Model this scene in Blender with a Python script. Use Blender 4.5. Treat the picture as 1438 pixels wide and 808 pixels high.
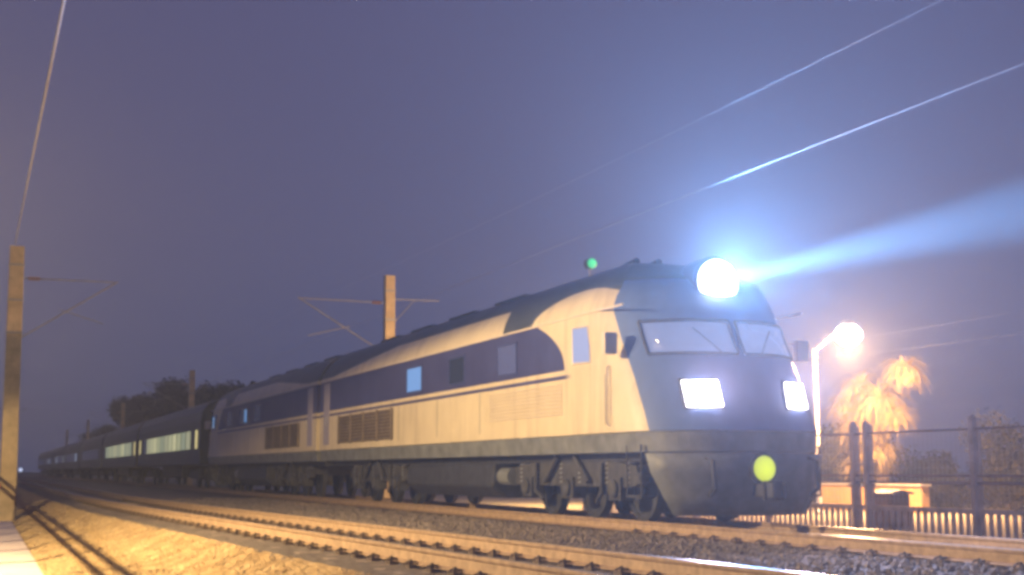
import bpy, bmesh, math, random
from mathutils import Vector, Matrix
random.seed(7)
R = math.radians
scene = bpy.context.scene
for o in list(bpy.data.objects):
    bpy.data.objects.remove(o)
COL = scene.collection

# ------------------------------------------------------------------ camera, sky, light, exposure
TILT = 8.157; YAW = 22.28; CAM_Z = 0.80
cd = bpy.data.cameras.new('camera'); cam = bpy.data.objects.new('camera', cd); COL.objects.link(cam)
cd.sensor_width = 36; cd.lens = 1800 / 1438 * 36
cd.clip_start = 0.05; cd.clip_end = 4000
cam.location = (0, 0, CAM_Z)
cam.rotation_euler = (R(90 + TILT), 0, R(-YAW))
scene.camera = cam

scene.view_settings.view_transform = 'Standard'
scene.view_settings.look = 'None'
scene.view_settings.exposure = 0.0
scene.view_settings.gamma = 1.0
scene.view_settings.use_curve_mapping = False

W = bpy.data.worlds.new('World'); scene.world = W; W.use_nodes = True
nt = W.node_tree; bg = nt.nodes['Background']
tc = nt.nodes.new('ShaderNodeTexCoord'); sep = nt.nodes.new('ShaderNodeSeparateXYZ')
nt.links.new(tc.outputs['Generated'], sep.inputs[0])
rp = nt.nodes.new('ShaderNodeValToRGB'); nt.links.new(sep.outputs['Z'], rp.inputs[0])
rp.color_ramp.elements[0].position = 0.0; rp.color_ramp.elements[0].color = (.070, .078, .158, 1)
rp.color_ramp.elements[1].position = 0.45; rp.color_ramp.elements[1].color = (.080, .076, .172, 1)
e = rp.color_ramp.elements.new(0.16); e.color = (.075, .077, .165, 1)
sky = nt.nodes.new('ShaderNodeTexSky'); sky.sky_type = 'NISHITA'; sky.sun_disc = False
sky.sun_elevation = R(-6); sky.sun_rotation = R(200)
mixs = nt.nodes.new('ShaderNodeMixRGB'); mixs.blend_type = 'ADD'; mixs.inputs[0].default_value = 0.05
nt.links.new(rp.outputs[0], mixs.inputs[1]); nt.links.new(sky.outputs[0], mixs.inputs[2])
nt.links.new(mixs.outputs[0], bg.inputs[0]); bg.inputs[1].default_value = 1.0

scene.render.engine = 'CYCLES'
cy = scene.cycles
cy.use_denoising = True; cy.denoiser = 'OPENIMAGEDENOISE'
cy.use_adaptive_sampling = False
cy.volume_bounces = 0; cy.max_bounces = 5; cy.diffuse_bounces = 2; cy.glossy_bounces = 3
cy.transmission_bounces = 3; cy.transparent_max_bounces = 12
cy.sample_clamp_indirect = 2.0; cy.sample_clamp_direct = 0.0
cy.pixel_filter_type = 'BLACKMAN_HARRIS'; cy.filter_width = 3.6
cy.use_light_tree = False

HAZE = 0.0019

# ------------------------------------------------------------------ helpers
def lin(r, g, b):
    f = lambda c: (c / 12.92 if c <= .04045 else ((c + .055) / 1.055) ** 2.4)
    return (f(r / 255), f(g / 255), f(b / 255), 1)

class NT:
    def __init__(s, m): s.t = m.node_tree; s.n = s.t.nodes; s.l = s.t.links
    def new(s, k, **kw):
        n = s.n.new(k)
        for a, v in kw.items(): setattr(n, a, v)
        return n
    def put(s, sock, v):
        if hasattr(v, 'is_output'): s.l.new(v, sock)
        else: sock.default_value = v
    def math(s, op, a, b=0.0, c=0.0, clamp=False):
        n = s.new('ShaderNodeMath', operation=op); n.use_clamp = clamp
        s.put(n.inputs[0], a); s.put(n.inputs[1], b); s.put(n.inputs[2], c)
        return n.outputs[0]
    def mix(s, f, a, b, mode='MIX'):
        n = s.new('ShaderNodeMixRGB', blend_type=mode)
        s.put(n.inputs[0], f); s.put(n.inputs[1], a); s.put(n.inputs[2], b)
        return n.outputs[0]
    def noise(s, scale, detail=4, rough=.55, vec=None):
        n = s.new('ShaderNodeTexNoise'); n.inputs['Scale'].default_value = scale
        n.inputs['Detail'].default_value = detail; n.inputs['Roughness'].default_value = rough
        if vec is None: vec = s.obj()
        s.l.new(vec, n.inputs['Vector']); return n.outputs[0]
    def obj(s):
        return s.new('ShaderNodeTexCoord').outputs['Object']
    def geo(s):
        return s.new('ShaderNodeNewGeometry').outputs['Position']
    def ramp(s, f, stops):
        n = s.new('ShaderNodeValToRGB'); s.l.new(f, n.inputs[0]); cr = n.color_ramp
        while len(cr.elements) < len(stops): cr.elements.new(.5)
        for e_, (p, c) in zip(cr.elements, stops): e_.position = p; e_.color = c if len(c) == 4 else (*c, 1)
        return n.outputs[0]

def mat(name, col, rough=.6, metal=0., var=.25, scale=3., bump=0., bscale=40., spec=.5, streak=False):
    m = bpy.data.materials.new(name); m.use_nodes = True; k = NT(m)
    b = k.n['Principled BSDF']
    vec = k.obj()
    if streak:
        mp = k.new('ShaderNodeMapping'); k.l.new(vec, mp.inputs[0]); mp.inputs['Scale'].default_value = (1, 1, .12); vec2 = mp.outputs[0]
    else: vec2 = vec
    f = k.noise(scale, 6, .6, vec2)
    lo = tuple(c * (1 - var) for c in col[:3]) + (1,); hi = tuple(min(1, c * (1 + var)) for c in col[:3]) + (1,)
    c = k.ramp(f, [(.3, lo), (.7, hi)])
    k.l.new(c, b.inputs['Base Color'])
    b.inputs['Roughness'].default_value = rough; b.inputs['Metallic'].default_value = metal
    b.inputs['Specular IOR Level'].default_value = spec
    if bump:
        bn = k.new('ShaderNodeBump'); bn.inputs['Strength'].default_value = bump; bn.inputs['Distance'].default_value = .03
        k.l.new(k.noise(bscale, 3, .6, vec), bn.inputs['Height']); k.l.new(bn.outputs[0], b.inputs['Normal'])
    return m

def emis(name, col, strength, sampled=False):
    m = bpy.data.materials.new(name); m.use_nodes = True; b = m.node_tree.nodes['Principled BSDF']
    b.inputs['Base Color'].default_value = (.05, .05, .06, 1); b.inputs['Roughness'].default_value = .15
    b.inputs['Emission Color'].default_value = (*col, 1); b.inputs['Emission Strength'].default_value = strength
    if not sampled: m.cycles.emission_sampling = 'NONE'
    return m

def lens_glow(m, s_mid, s_edge):
    # a lens is brightest over its bulb, dimmer towards the rim
    k = NT(m); b = k.n['Principled BSDF']
    g = k.new('ShaderNodeTexCoord').outputs['Generated']; sp = k.new('ShaderNodeSeparateXYZ'); k.l.new(g, sp.inputs[0])
    dx = k.math('SUBTRACT', sp.outputs['X'], .5); dz = k.math('SUBTRACT', sp.outputs['Z'], .5)
    r = k.math('MULTIPLY', k.math('SQRT', k.math('ADD', k.math('MULTIPLY', dx, dx), k.math('MULTIPLY', dz, dz))), 2.0, clamp=True)
    t = k.math('POWER', r, 2.0)
    k.l.new(k.math('ADD', s_mid, k.math('MULTIPLY', t, s_edge - s_mid)), b.inputs['Emission Strength'])

class MB:
    def __init__(s): s.v = []; s.f = []; s.mi = []
    def face(s, ids, mi=0): s.f.append(tuple(ids)); s.mi.append(mi)
    def box(s, c, d, rot=None, mi=0, taper=1.0):
        c = Vector(c); n = len(s.v); x, y, z = [q / 2 for q in d]
        for sz in (-1, 1):
            t = taper if sz > 0 else 1
            for sx, sy in ((-1, -1), (1, -1), (1, 1), (-1, 1)):
                p = Vector((sx * x * t, sy * y * t, sz * z))
                if rot is not None: p = rot @ p
                s.v.append(tuple(c + p))
        for q in ((0, 3, 2, 1), (4, 5, 6, 7), (0, 1, 5, 4), (1, 2, 6, 5), (2, 3, 7, 6), (3, 0, 4, 7)):
            s.face([n + i for i in q], mi)
        return s
    def tube(s, pts, r, n=8, mi=0, caps=True):
        pts = [Vector(p) for p in pts]; rs = r if isinstance(r, (list, tuple)) else [r] * len(pts)
        base = len(s.v); prev = None
        for i, p in enumerate(pts):
            d = (pts[min(i + 1, len(pts) - 1)] - pts[max(i - 1, 0)]).normalized()
            a = prev if prev is not None else (Vector((0, 0, 1)) if abs(d.z) < .9 else Vector((1, 0, 0)))
            u = d.cross(a).normalized(); w = u.cross(d).normalized(); prev = w
            for k in range(n):
                t = 2 * math.pi * k / n
                s.v.append(tuple(p + (u * math.cos(t) + w * math.sin(t)) * rs[i]))
        for i in range(len(pts) - 1):
            for k in range(n):
                a, b = base + i * n + k, base + i * n + (k + 1) % n
                s.face((a, b, b + n, a + n), mi)
        if caps:
            s.face([base + k for k in reversed(range(n))], mi)
            s.face([base + (len(pts) - 1) * n + k for k in range(n)], mi)
        return s
    def lathe(s, prof, n=24, M=None, mi=0):
        """prof: list of (r, z) round the local z axis"""
        M = M or Matrix(); base = len(s.v)
        for r_, z_ in prof:
            for k in range(n):
                t = 2 * math.pi * k / n
                s.v.append(tuple(M @ Vector((r_ * math.cos(t), r_ * math.sin(t), z_))))
        for i in range(len(prof) - 1):
            for k in range(n):
                a, b = base + i * n + k, base + i * n + (k + 1) % n
                s.face((a, b, b + n, a + n), mi)
        s.face([base + k for k in reversed(range(n))], mi)
        s.face([base + (len(prof) - 1) * n + k for k in range(n)], mi)
        return s
    def sweep(s, prof, path, mi=0, frame=None):
        """prof: closed list of (x, z); path: list of (x, y, z) mostly along y"""
        n = len(prof); base = len(s.v); P = [Vector(p) for p in path]
        for i, p in enumerate(P):
            d = (P[min(i + 1, len(P) - 1)] - P[max(i - 1, 0)]); d.z = 0; d.normalize()
            u = Vector((d.y, -d.x, 0))
            for (a, b) in prof: s.v.append(tuple(p + u * a + Vector((0, 0, b))))
        for i in range(len(P) - 1):
            for k in range(n):
                a, b = base + i * n + k, base + i * n + (k + 1) % n
                s.face((a, a + n, b + n, b), mi)
        s.face([base + k for k in range(n)], mi)
        s.face([base + (len(P) - 1) * n + k for k in reversed(range(n))], mi)
        return s
    def prism(s, poly, axis, lo, hi, mi=0):
        """poly in the two axes other than axis (in order), extruded from lo to hi"""
        n = len(poly); base = len(s.v)
        for q in (lo, hi):
            for a, b in poly:
                s.v.append({'x': (q, a, b), 'y': (a, q, b), 'z': (a, b, q)}[axis])
        for k in range(n):
            s.face((base + k, base + (k + 1) % n, base + n + (k + 1) % n, base + n + k), mi)
        s.face([base + k for k in reversed(range(n))], mi); s.face([base + n + k for k in range(n)], mi)
        return s
    def build(s, name, mats, parent=None, smooth=False, bevel=0., fix=True, angle=35):
        me = bpy.data.meshes.new(name); me.from_pydata(s.v, [], s.f)
        if not isinstance(mats, (list, tuple)): mats = [mats]
        for m in mats: me.materials.append(m)
        if len(mats) > 1: me.polygons.foreach_set('material_index', s.mi)
        if fix:
            bm = bmesh.new(); bm.from_mesh(me); bmesh.ops.recalc_face_normals(bm, faces=bm.faces); bm.to_mesh(me); bm.free()
        if smooth:
            me.polygons.foreach_set('use_smooth', [True] * len(me.polygons)); me.set_sharp_from_angle(angle=R(angle))
        me.update()
        o = bpy.data.objects.new(name, me); COL.objects.link(o)
        if parent: o.parent = parent
        if bevel:
            md = o.modifiers.new('bevel', 'BEVEL'); md.width = bevel; md.segments = 2; md.limit_method = 'ANGLE'
        return o

def tag(o, label, cat, group=None):
    o['label'] = label; o['category'] = cat
    if group: o['group'] = group
    return o
def thing(name, label, cat, loc=(0, 0, 0), rz=0., group=None):
    o = bpy.data.objects.new(name, None); COL.objects.link(o); o.location = loc; o.rotation_euler = (0, 0, rz)
    o.empty_display_size = .3
    return tag(o, label, cat, group)
def struct(o, kind='structure'):
    o['kind'] = kind; return o
def dup(o, loc=None, rz=None, label=None, parent=None):
    c = o.copy(); COL.objects.link(c)
    if parent is not None: c.parent = parent
    if loc is not None: c.location = loc
    if rz is not None: c.rotation_euler = (0, 0, rz)
    if label: c['label'] = label
    for ch in list(o.children): dup(ch, parent=c)
    return c
def lamp(name, kind, loc, power, col, aim=None, size=.1, spot=None, blend=.3, parent=None):
    L = bpy.data.lights.new(name, kind); L.energy = power; L.color = col
    L.shadow_soft_size = size
    if kind == 'SPOT': L.spot_size = R(spot); L.spot_blend = blend
    o = bpy.data.objects.new(name, L); COL.objects.link(o); o.location = loc
    if parent: o.parent = parent
    if aim is not None:
        o.rotation_euler = (Vector(aim) - Vector(loc)).to_track_quat('-Z', 'Y').to_euler()
    return o

def lerp_tab(tab, x):
    if x <= tab[0][0]: return tab[0][1]
    for (a, p), (b, q) in zip(tab, tab[1:]):
        if x <= b: return p + (q - p) * (x - a) / (b - a)
    return tab[-1][1]

# ------------------------------------------------------------------ track geometry
TX = 10.75                                  # centre of the train's track
def near_x(s):                              # centre of the empty near track, bending away to the left
    return lerp_tab(NEAR, s)
NEAR = []
_x = 5.62; _s = -12.
while _s < 330:
    NEAR.append((_s, _x))
    slope = -.052 if _s < 26 else -.052 * max(0, 1 - (_s - 26) / 22)
    _x += slope * 1.5; _s += 1.5
_off = lerp_tab(NEAR, 11) - 5.22
NEAR = [(a, b - _off) for a, b in NEAR]

# ------------------------------------------------------------------ materials
def ground_mat(name, stops, scale, fine, bump, dist=.05, rough=.95):
    m = bpy.data.materials.new(name); m.use_nodes = True; k = NT(m); b = k.n['Principled BSDF']
    g = k.geo()
    a = k.noise(scale, 5, .6, g); f = k.noise(fine, 3, .7, g)
    t = k.math('ADD', k.math('MULTIPLY', a, .5), k.math('MULTIPLY', f, .5))
    k.l.new(k.ramp(t, stops), b.inputs['Base Color']); b.inputs['Roughness'].default_value = rough
    b.inputs['Specular IOR Level'].default_value = .2
    bn = k.new('ShaderNodeBump'); bn.inputs['Strength'].default_value = bump; bn.inputs['Distance'].default_value = dist
    k.l.new(f, bn.inputs['Height']); k.l.new(bn.outputs[0], b.inputs['Normal'])
    return m
M_EARTH = ground_mat('dry earth', [(.36, (.17, .11, .05)), (.5, (.44, .30, .14)), (.62, (.66, .50, .27))], 2.2, 38, .7, .02)
M_FAR = ground_mat('dark ground', [(.3, (.03, .03, .025)), (.7, (.08, .075, .06))], .3, 8, .4)
M_PATH = ground_mat('pale pavement', [(.3, (.58, .48, .45)), (.7, (.78, .68, .64))], 1.5, 30, .15)
M_BALLAST = ground_mat('ballast', [(.3, (.10, .085, .07)), (.5, (.24, .20, .165)), (.68, (.42, .36, .30))], 9, 55, 1.0)
M_ROAD = ground_mat('station road', [(.3, (.30, .26, .19)), (.7, (.46, .40, .28))], 1.0, 25, .2)
M_STONE = mat('ballast stone', (.24, .20, .165), .9, var=.6, scale=7)
M_CREAM_D = mat('cream metal', (.70, .60, .47), .4, var=.06, scale=2)
M_BLUE = mat('blue paint', (.045, .055, .16), .35, var=.2, scale=1.5)
M_BLUEBAND = mat('blue front paint', (.085, .14, .34), .4, var=.15, scale=2, streak=True)
M_DARK = mat('underframe dark', (.030, .032, .036), .65, var=.45, scale=4, bump=.2)
M_SKIRT = mat('sill grey', (.15, .16, .155), .55, var=.4, scale=2.5)
M_BOGIE = mat('bogie grime', (.05, .05, .05), .75, var=.5, scale=5, bump=.2)
M_ROOF = mat('roof grey', (.05, .055, .06), .6, var=.3, scale=2)
M_GRILLE = mat('louvre brown', (.20, .155, .10), .6, var=.35, scale=5)
M_GRILLE_IN = mat('louvre recess', (.05, .04, .03), .8, var=.3)
M_STEEL = mat('rail steel top', (.55, .53, .5), .22, metal=1., var=.12, scale=6)
M_RUST = mat('rail rust', (.36, .25, .15), .75, var=.3, scale=9, bump=.15)
M_CONC = mat('concrete', (.40, .36, .31), .85, var=.2, scale=6, bump=.3)
M_SLEEP = mat('sleeper concrete', (.36, .29, .22), .85, var=.25, scale=6, bump=.3)
M_CLIP = mat('clip iron', (.10, .07, .045), .7, var=.4, scale=20)
M_POLE = mat('mast concrete', (.50, .39, .22), .85, var=.28, scale=2.5, bump=.4, bscale=14)
M_GALV = mat('galvanised tube', (.30, .30, .30), .5, metal=.4, var=.2)
M_WIRE = mat('copper wire', (.34, .32, .30), .5, metal=.3, var=.2)
M_FENCE = mat('fence concrete', (.42, .39, .42), .75, var=.3, scale=4, bump=.2)
M_FRAIL = mat('fence rail rust', (.12, .075, .07), .7, var=.3, scale=5)
M_COACH = mat('coach green', (.028, .042, .036), .4, var=.3, scale=1)
M_GLASS = mat('dark glass', (.02, .025, .035), .08, var=.1, spec=.8)
M_BARK = mat('bark', (.10, .07, .045), .9, var=.4, scale=8, bump=.5)
M_DLEAF = mat('dark foliage', (.018, .021, .018), .8, var=.5, scale=.6)
M_FROND = mat('dry frond', (.48, .34, .12), .65, var=.45, scale=1.2)
M_HEDGE = mat('hedge leaf', (.07, .065, .035), .75, var=.5, scale=1.0)
M_WHITEPOST = mat('white painted post', (.75, .72, .68), .45, var=.08)
M_RUBBER = mat('bellows', (.20, .19, .21), .8, var=.2)
M_CAB = mat('cabinet brown', (.15, .085, .05), .6, var=.3)

E_HEAD = emis('xenon headlight', (.80, .92, 1.0), 40)
E_LOW = emis('low headlight', (1.0, .93, .97), 24)
E_STREET = emis('street lamp glass', (1.0, .88, .80), 40)
E_YEL = emis('yellow green marker', (.66, .76, .02), 1.0)
E_GREEN = emis('green signal lens', (.05, .9, .30), .9)
E_RED = emis('red signal lens', (1, .12, .05), .7)
E_WHITE = emis('cold white lens', (.6, .68, 1.0), .9)
lens_glow(E_YEL, 1.2, .8); lens_glow(E_GREEN, 1.0, .6); lens_glow(E_RED, 1.2, .25); lens_glow(E_HEAD, 60, 1.2); lens_glow(E_WHITE, 1.4, .3)
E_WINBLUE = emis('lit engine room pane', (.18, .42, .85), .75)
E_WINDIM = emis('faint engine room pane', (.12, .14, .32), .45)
E_CAB = emis('lit cab pane', (.30, .36, .62), .5)
E_CABSIDE = emis('lit cab side pane', (.36, .40, .62), .95)

# ------------------------------------------------------------------ ground
def terrain(x, s):
    """ground height at lateral x, along-track s, rail top = 0"""
    nx = near_x(s)
    if x < .95: return -.72
    sh0 = nx - 2.35; sh1 = nx - 1.45
    if x < sh0:
        t = max(0, min(1, (x - .95) / max(.3, sh0 - .95)))
        return -.72 + .17 * t + .02 * math.sin(s * 1.7 + x * 4) * math.sin(math.pi * t)
    if x < sh1: return -.55 + .35 * (x - sh0) / (sh1 - sh0)
    if x < TX + 1.9: return -.205
    return -.205 + max(-.10, -.05 * (x - TX - 1.9))

def grid(name, xs_of, ss, zf, m, jitter=0.):
    mb = MB(); n = None
    for s_ in ss:
        xs = xs_of(s_); n = len(xs)
        for x in xs:
            mb.v.append((x, s_, zf(x, s_) + (random.uniform(-jitter, jitter))))
    for i in range(len(ss) - 1):
        for j in range(n - 1):
            a = i * n + j; mb.face((a, a + 1, a + n + 1, a + n))
    return mb.build(name, m, smooth=True, fix=False, angle=80)
def frange(a, b, n): return [a + (b - a) * i / (n - 1) for i in range(n)]

g = MB(); g.v = [(-1500, -1500, -1.1), (1500, -1500, -1.1), (1500, 2500, -1.1), (-1500, 2500, -1.1)]; g.face((0, 1, 2, 3))
struct(g.build('ground', M_FAR, fix=False))
SS = frange(-10, 40, 170) + frange(40.6, 330, 120)
struct(grid('verge_ground', lambda s: frange(.93, near_x(s) - 1.5, 26), SS, lambda x, s: terrain(x, s), M_EARTH, .010))
struct(grid('ballast_bed', lambda s: frange(near_x(s) - 1.56, TX + 3.0, 60), SS, terrain, M_BALLAST, .014))
pv = MB(); pv.box((-1.3, 150, -.79), (4.46, 330, .15)); struct(pv.build('pavement', M_PATH))
rd = MB(); rd.box((35, 150, -.36), (44, 330, .1)); struct(rd.build('road', M_ROAD))

# loose ballast stones between the tracks and along the shoulder
def stones():
    mb = MB()
    def rock(c, r):
        n = len(mb.v)
        pts = [(1, 0, 0), (-1, 0, 0), (0, 1, 0), (0, -1, 0), (0, 0, 1), (0, 0, -1)]
        M = Matrix.Rotation(random.uniform(0, 6.3), 3, 'Z') @ Matrix.Rotation(random.uniform(0, 6.3), 3, 'X')
        for p in pts:
            v = M @ Vector(p) * r * random.uniform(.65, 1.25)
            mb.v.append((c[0] + v.x, c[1] + v.y, c[2] + v.z * .8))
        for a, b, d in ((0, 2, 4), (2, 1, 4), (1, 3, 4), (3, 0, 4), (2, 0, 5), (1, 2, 5), (3, 1, 5), (0, 3, 5)):
            mb.face((n + a, n + b, n + d))
    for _ in range(17000):
        s_ = 7 + 42 * random.random() ** 1.6
        nx = near_x(s_)
        if random.random() < .7: x = random.uniform(nx + .95, TX - .95)
        else: x = random.uniform(TX - .6, TX + 2.6)
        rock((x, s_, terrain(x, s_) + .012), random.uniform(.018, .042))
    return mb.build('ballast_stones', M_STONE, fix=False)
o = stones(); struct(o, 'stuff'); o['label'] = 'loose grey brown ballast stones between the two tracks'
def verge_gravel():
    mb = MB(); rnd = random.Random(11)
    for _ in range(15000):
        s_ = 12 + 40 * rnd.random() ** 1.5
        x = rnd.uniform(.97, near_x(s_) - 1.5); r = rnd.uniform(.008, .024) * (1.6 if rnd.random() < .06 else 1)
        z = terrain(x, s_); n = len(mb.v)
        a0 = rnd.uniform(0, 6.28)
        for k in range(4):
            a = a0 + k * 1.571 + rnd.uniform(-.3, .3); q = r * rnd.uniform(.7, 1.3); mb.v.append((x + q * math.cos(a), s_ + q * math.sin(a), z - .004))
        mb.v.append((x + rnd.uniform(-.3, .3) * r, s_ + rnd.uniform(-.3, .3) * r, z + r * rnd.uniform(.6, 1.2)))
        for k in range(4): mb.face((n + k, n + (k + 1) % 4, n + 4))
    return mb.build('verge_gravel', mat('verge gravel stone', (.46, .34, .18), .95, var=.55, scale=9), fix=False)
o = verge_gravel(); struct(o, 'stuff'); o['label'] = 'loose pale gravel scattered over the verge beside the pavement'
# dry tufts on the verge
def tufts():
    mb = MB()
    for _ in range(2200):
        s_ = 11 + 40 * random.random() ** 1.4
        x = random.uniform(.95, near_x(s_) - 1.6)
        z = terrain(x, s_) - .01
        for b in range(4):
            a = random.uniform(0, 6.28); h = random.uniform(.02, .07); w = .006
            d = Vector((math.cos(a), math.sin(a), 0)); u = Vector((-d.y, d.x, 0)) * w
            p = Vector((x, s_, z)) + d * random.uniform(0, .03); t = p + d * h * .6 + Vector((0, 0, h))
            n = len(mb.v); mb.v += [tuple(p - u), tuple(p + u), tuple(t)]; mb.face((n, n + 1, n + 2))
    return mb.build('dry_grass', mat('dry grass', (.55, .40, .17), .9, var=.35, scale=2), fix=False)
o = tufts(); struct(o, 'stuff'); o['label'] = 'short dry grass on the sloping verge beside the pavement'

# ------------------------------------------------------------------ rails and sleepers
RAILP = [(-.075, -.176), (.075, -.176), (.075, -.165), (.016, -.145), (.010, -.055), (.035, -.035), (.036, -.008), (.028, 0)]
RAILP = RAILP + [(-a, b) for a, b in reversed(RAILP[2:])]
RAILP = [(-.075, -.176), (.075, -.176), (.075, -.165), (.016, -.145), (.010, -.055), (.035, -.035), (.036, -.008), (.027, 0),
         (-.027, 0), (-.036, -.008), (-.035, -.035), (-.010, -.055), (-.016, -.145), (-.075, -.165)]
def rail(xs_of, s0, s1, step, label, group):
    mb = MB(); path = []
    s_ = s0
    while s_ < s1: path.append((xs_of(s_), s_, 0)); s_ += step
    mb.sweep(RAILP, path)
    n = len(RAILP)
    for i in range((len(path) - 1)):
        mb.mi[i * n + 7] = 1
    o = mb.build('rail', [M_RUST, M_STEEL], smooth=True, angle=30)
    return tag(o, label, 'rail', group)
rail(lambda s: near_x(s) - .755, -9, 320, 1.5, 'rusty orange rail of the empty near track, on the side of the dry verge', 'running rails')
rail(lambda s: near_x(s) + .755, -9, 320, 1.5, 'rusty orange rail of the empty near track, on the train side, its top shining', 'running rails')
rail(lambda s: TX - .755, -9, 330, 6, 'rail under the near side wheels of the train, at the edge of the gravel', 'running rails')
rail(lambda s: TX + .755, -9, 330, 6, 'rail of the train track on the side of the concrete post fence', 'running rails')

def sleeper_proto(label, group):
    root = thing('rail_sleeper', label, 'sleeper', group=group)
    mb = MB()
    mb.prism([(-.14, -.40), (.14, -.40), (.115, -.195), (-.115, -.195)], 'x', -1.25, 1.25)
    mb.build('sleeper_body', M_SLEEP, root)
    for gx in (-.755, .755):
        for sd in (-1, 1):
            c = MB(); x0 = gx + sd * .105
            c.box((x0, 0, -.178), (.11, .15, .03)); c.tube([(x0 + sd * .05, -.05, -.15), (x0, -.06, -.13), (x0 - sd * .045, -.03, -.135), (x0 - sd * .045, .03, -.135), (x0, .06, -.13), (x0 + sd * .05, .05, -.15)], .012, 6)
            c.tube([(x0 + sd * .01, 0, -.165), (x0 + sd * .01, 0, -.105)], .018, 6)
            c.build('rail_clip', M_CLIP, root)
    return root
sp = sleeper_proto('grey concrete sleeper half buried under the empty near track', 'sleepers of the empty near track')
first = True; s_ = 6.0
while s_ < 46:
    a = math.atan2(near_x(s_ + .5) - near_x(s_ - .5), 1.0)
    if first: sp.location = (near_x(s_), s_, -.012); sp.rotation_euler = (0, 0, -a); first = False
    else: dup(sp, (near_x(s_), s_, -.012), -a)
    s_ += .6
s_ = 8.0
while s_ < 19:
    q = dup(sp, (TX, s_, -.012), 0, 'grey concrete sleeper under the rails ahead of the locomotive'); q['group'] = 'sleepers ahead of the locomotive'
    s_ += .6

# ------------------------------------------------------------------ locomotive
SF = [(.15, .95), (.5, .80), (.95, .70), (1.2, .65), (1.4, .65), (1.7, .76), (1.95, .89), (2.2, 1.0), (2.52, 1.17), (2.85, 1.36), (3.1, 1.48), (3.35, 1.62),
      (3.6, 1.80), (3.75, 1.90), (3.85, 2.02), (4.0, 2.35), (4.15, 2.75), (4.28, 3.2), (4.38, 3.8), (4.43, 4.6)]
BU = [(1.4, 1.0), (2.1, 1.08), (2.9, 1.2), (4.5, 1.25)]
HW = [(0, 1.65), (3.35, 1.65), (3.42, 1.635), (3.6, 1.56), (3.75, 1.47), (3.85, 1.40), (4.0, 1.27), (4.15, 1.06), (4.28, .80), (4.38, .50), (4.43, .25)]
LEN = 21.35
def front_y(a, z, w=1.65): return lerp_tab(SF, z) + lerp_tab(BU, z) * (abs(a) / 1.65) ** 3
def plan_loop(z, inset=0., rear=LEN, narc=24):
    w = lerp_tab(HW, z) - inset; sf = lerp_tab(SF, z) + inset
    arc = []
    for i in range(narc + 1):
        a = -w + 2 * w * i / narc
        arc.append((a, sf + lerp_tab(BU, z) * (abs(a) / 1.65) ** 3))
    ye = arc[0][1]
    st = [rear, 19.2, 16.5, 14., 11., 8.5, 7.2, 5.2]
    left = [(-w, y) for y in st if y > ye]
    return left + arc + [(w, y) for _, y in reversed(left)], len(left)

def livery():
    m = bpy.data.materials.new('loco livery'); m.use_nodes = True; k = NT(m); b = k.n['Principled BSDF']
    ob = k.obj(); sp_ = k.new('ShaderNodeSeparateXYZ'); k.l.new(ob, sp_.inputs[0])
    y, z = sp_.outputs['Y'], sp_.outputs['Z']
    def gt(a, v, soft=.01): return k.math('MULTIPLY_ADD', k.math('SUBTRACT', a, v), 1 / soft, .5, clamp=True)
    def lt(a, v, soft=.01): return k.math('SUBTRACT', 1.0, gt(a, v, soft))
    AND = lambda *q: q[0] if len(q) == 1 else k.math('MULTIPLY', q[0], AND(*q[1:]))
    nz = k.noise(1.3, 5, .6, ob)
    mp = k.new('ShaderNodeMapping'); k.l.new(ob, mp.inputs[0]); mp.inputs['Scale'].default_value = (1, 1.6, .15)
    st = k.noise(2.2, 6, .65, mp.outputs[0])
    cream = k.ramp(nz, [(.3, (.62, .52, .34)), (.7, (.72, .61, .405))])
    cream = k.mix(k.math('MULTIPLY', k.math('SUBTRACT', st, .5, clamp=True), 1.9, clamp=True), cream, (.30, .23, .16, 1))
    blue = k.ramp(nz, [(.3, (.036, .038, .12)), (.7, (.055, .06, .165))])
    dark = k.ramp(nz, [(.3, (.035, .042, .04)), (.7, (.07, .078, .072))])
    # window band, its front end a bulging curve
    tz = k.math('DIVIDE', k.math('SUBTRACT', z, 2.50), .85, clamp=True)
    yend = k.math('ADD', 4.15, k.math('MULTIPLY', k.math('POWER', tz, 2.2), 1.15))
    band = AND(gt(z, 2.50), lt(z, 3.355), gt(y, yend, .03))
    stripe = AND(gt(z, 2.35), lt(z, 2.415), gt(y, 4.0, .3))
    # cab roof: a cream dome, then a dark gap, then the long cream cove
    e1 = k.math('POWER', k.math('DIVIDE', k.math('SUBTRACT', y, 3.85), 1.75), 2.0)
    e2 = k.math('POWER', k.math('DIVIDE', k.math('SUBTRACT', z, 3.37), .47), 2.0)
    dome = lt(k.math('ADD', e1, e2), 1.0, .06)
    gap = AND(gt(z, 3.395), lt(y, k.math('ADD', 7.0, k.math('MULTIPLY', k.math('SUBTRACT', z, 3.4), .35)), .03), k.math('SUBTRACT', 1.0, dome))
    zr = k.math('SUBTRACT', 3.86, k.math('MULTIPLY', k.math('DIVIDE', k.math('SUBTRACT', y, 14.5), 5.5, clamp=True), .40))  # dark roof colour dips rearward, standing in for light fading along the cove
    roof = gt(z, zr, .02)
    col = k.mix(band, cream, blue); col = k.mix(stripe, col, blue)
    col = k.mix(gap, col, dark); col = k.mix(roof, col, dark)
    k.l.new(col, b.inputs['Base Color'])
    b.inputs['Roughness'].default_value = .42; b.inputs['Specular IOR Level'].default_value = .35
    return m
M_LIV = livery()

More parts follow.
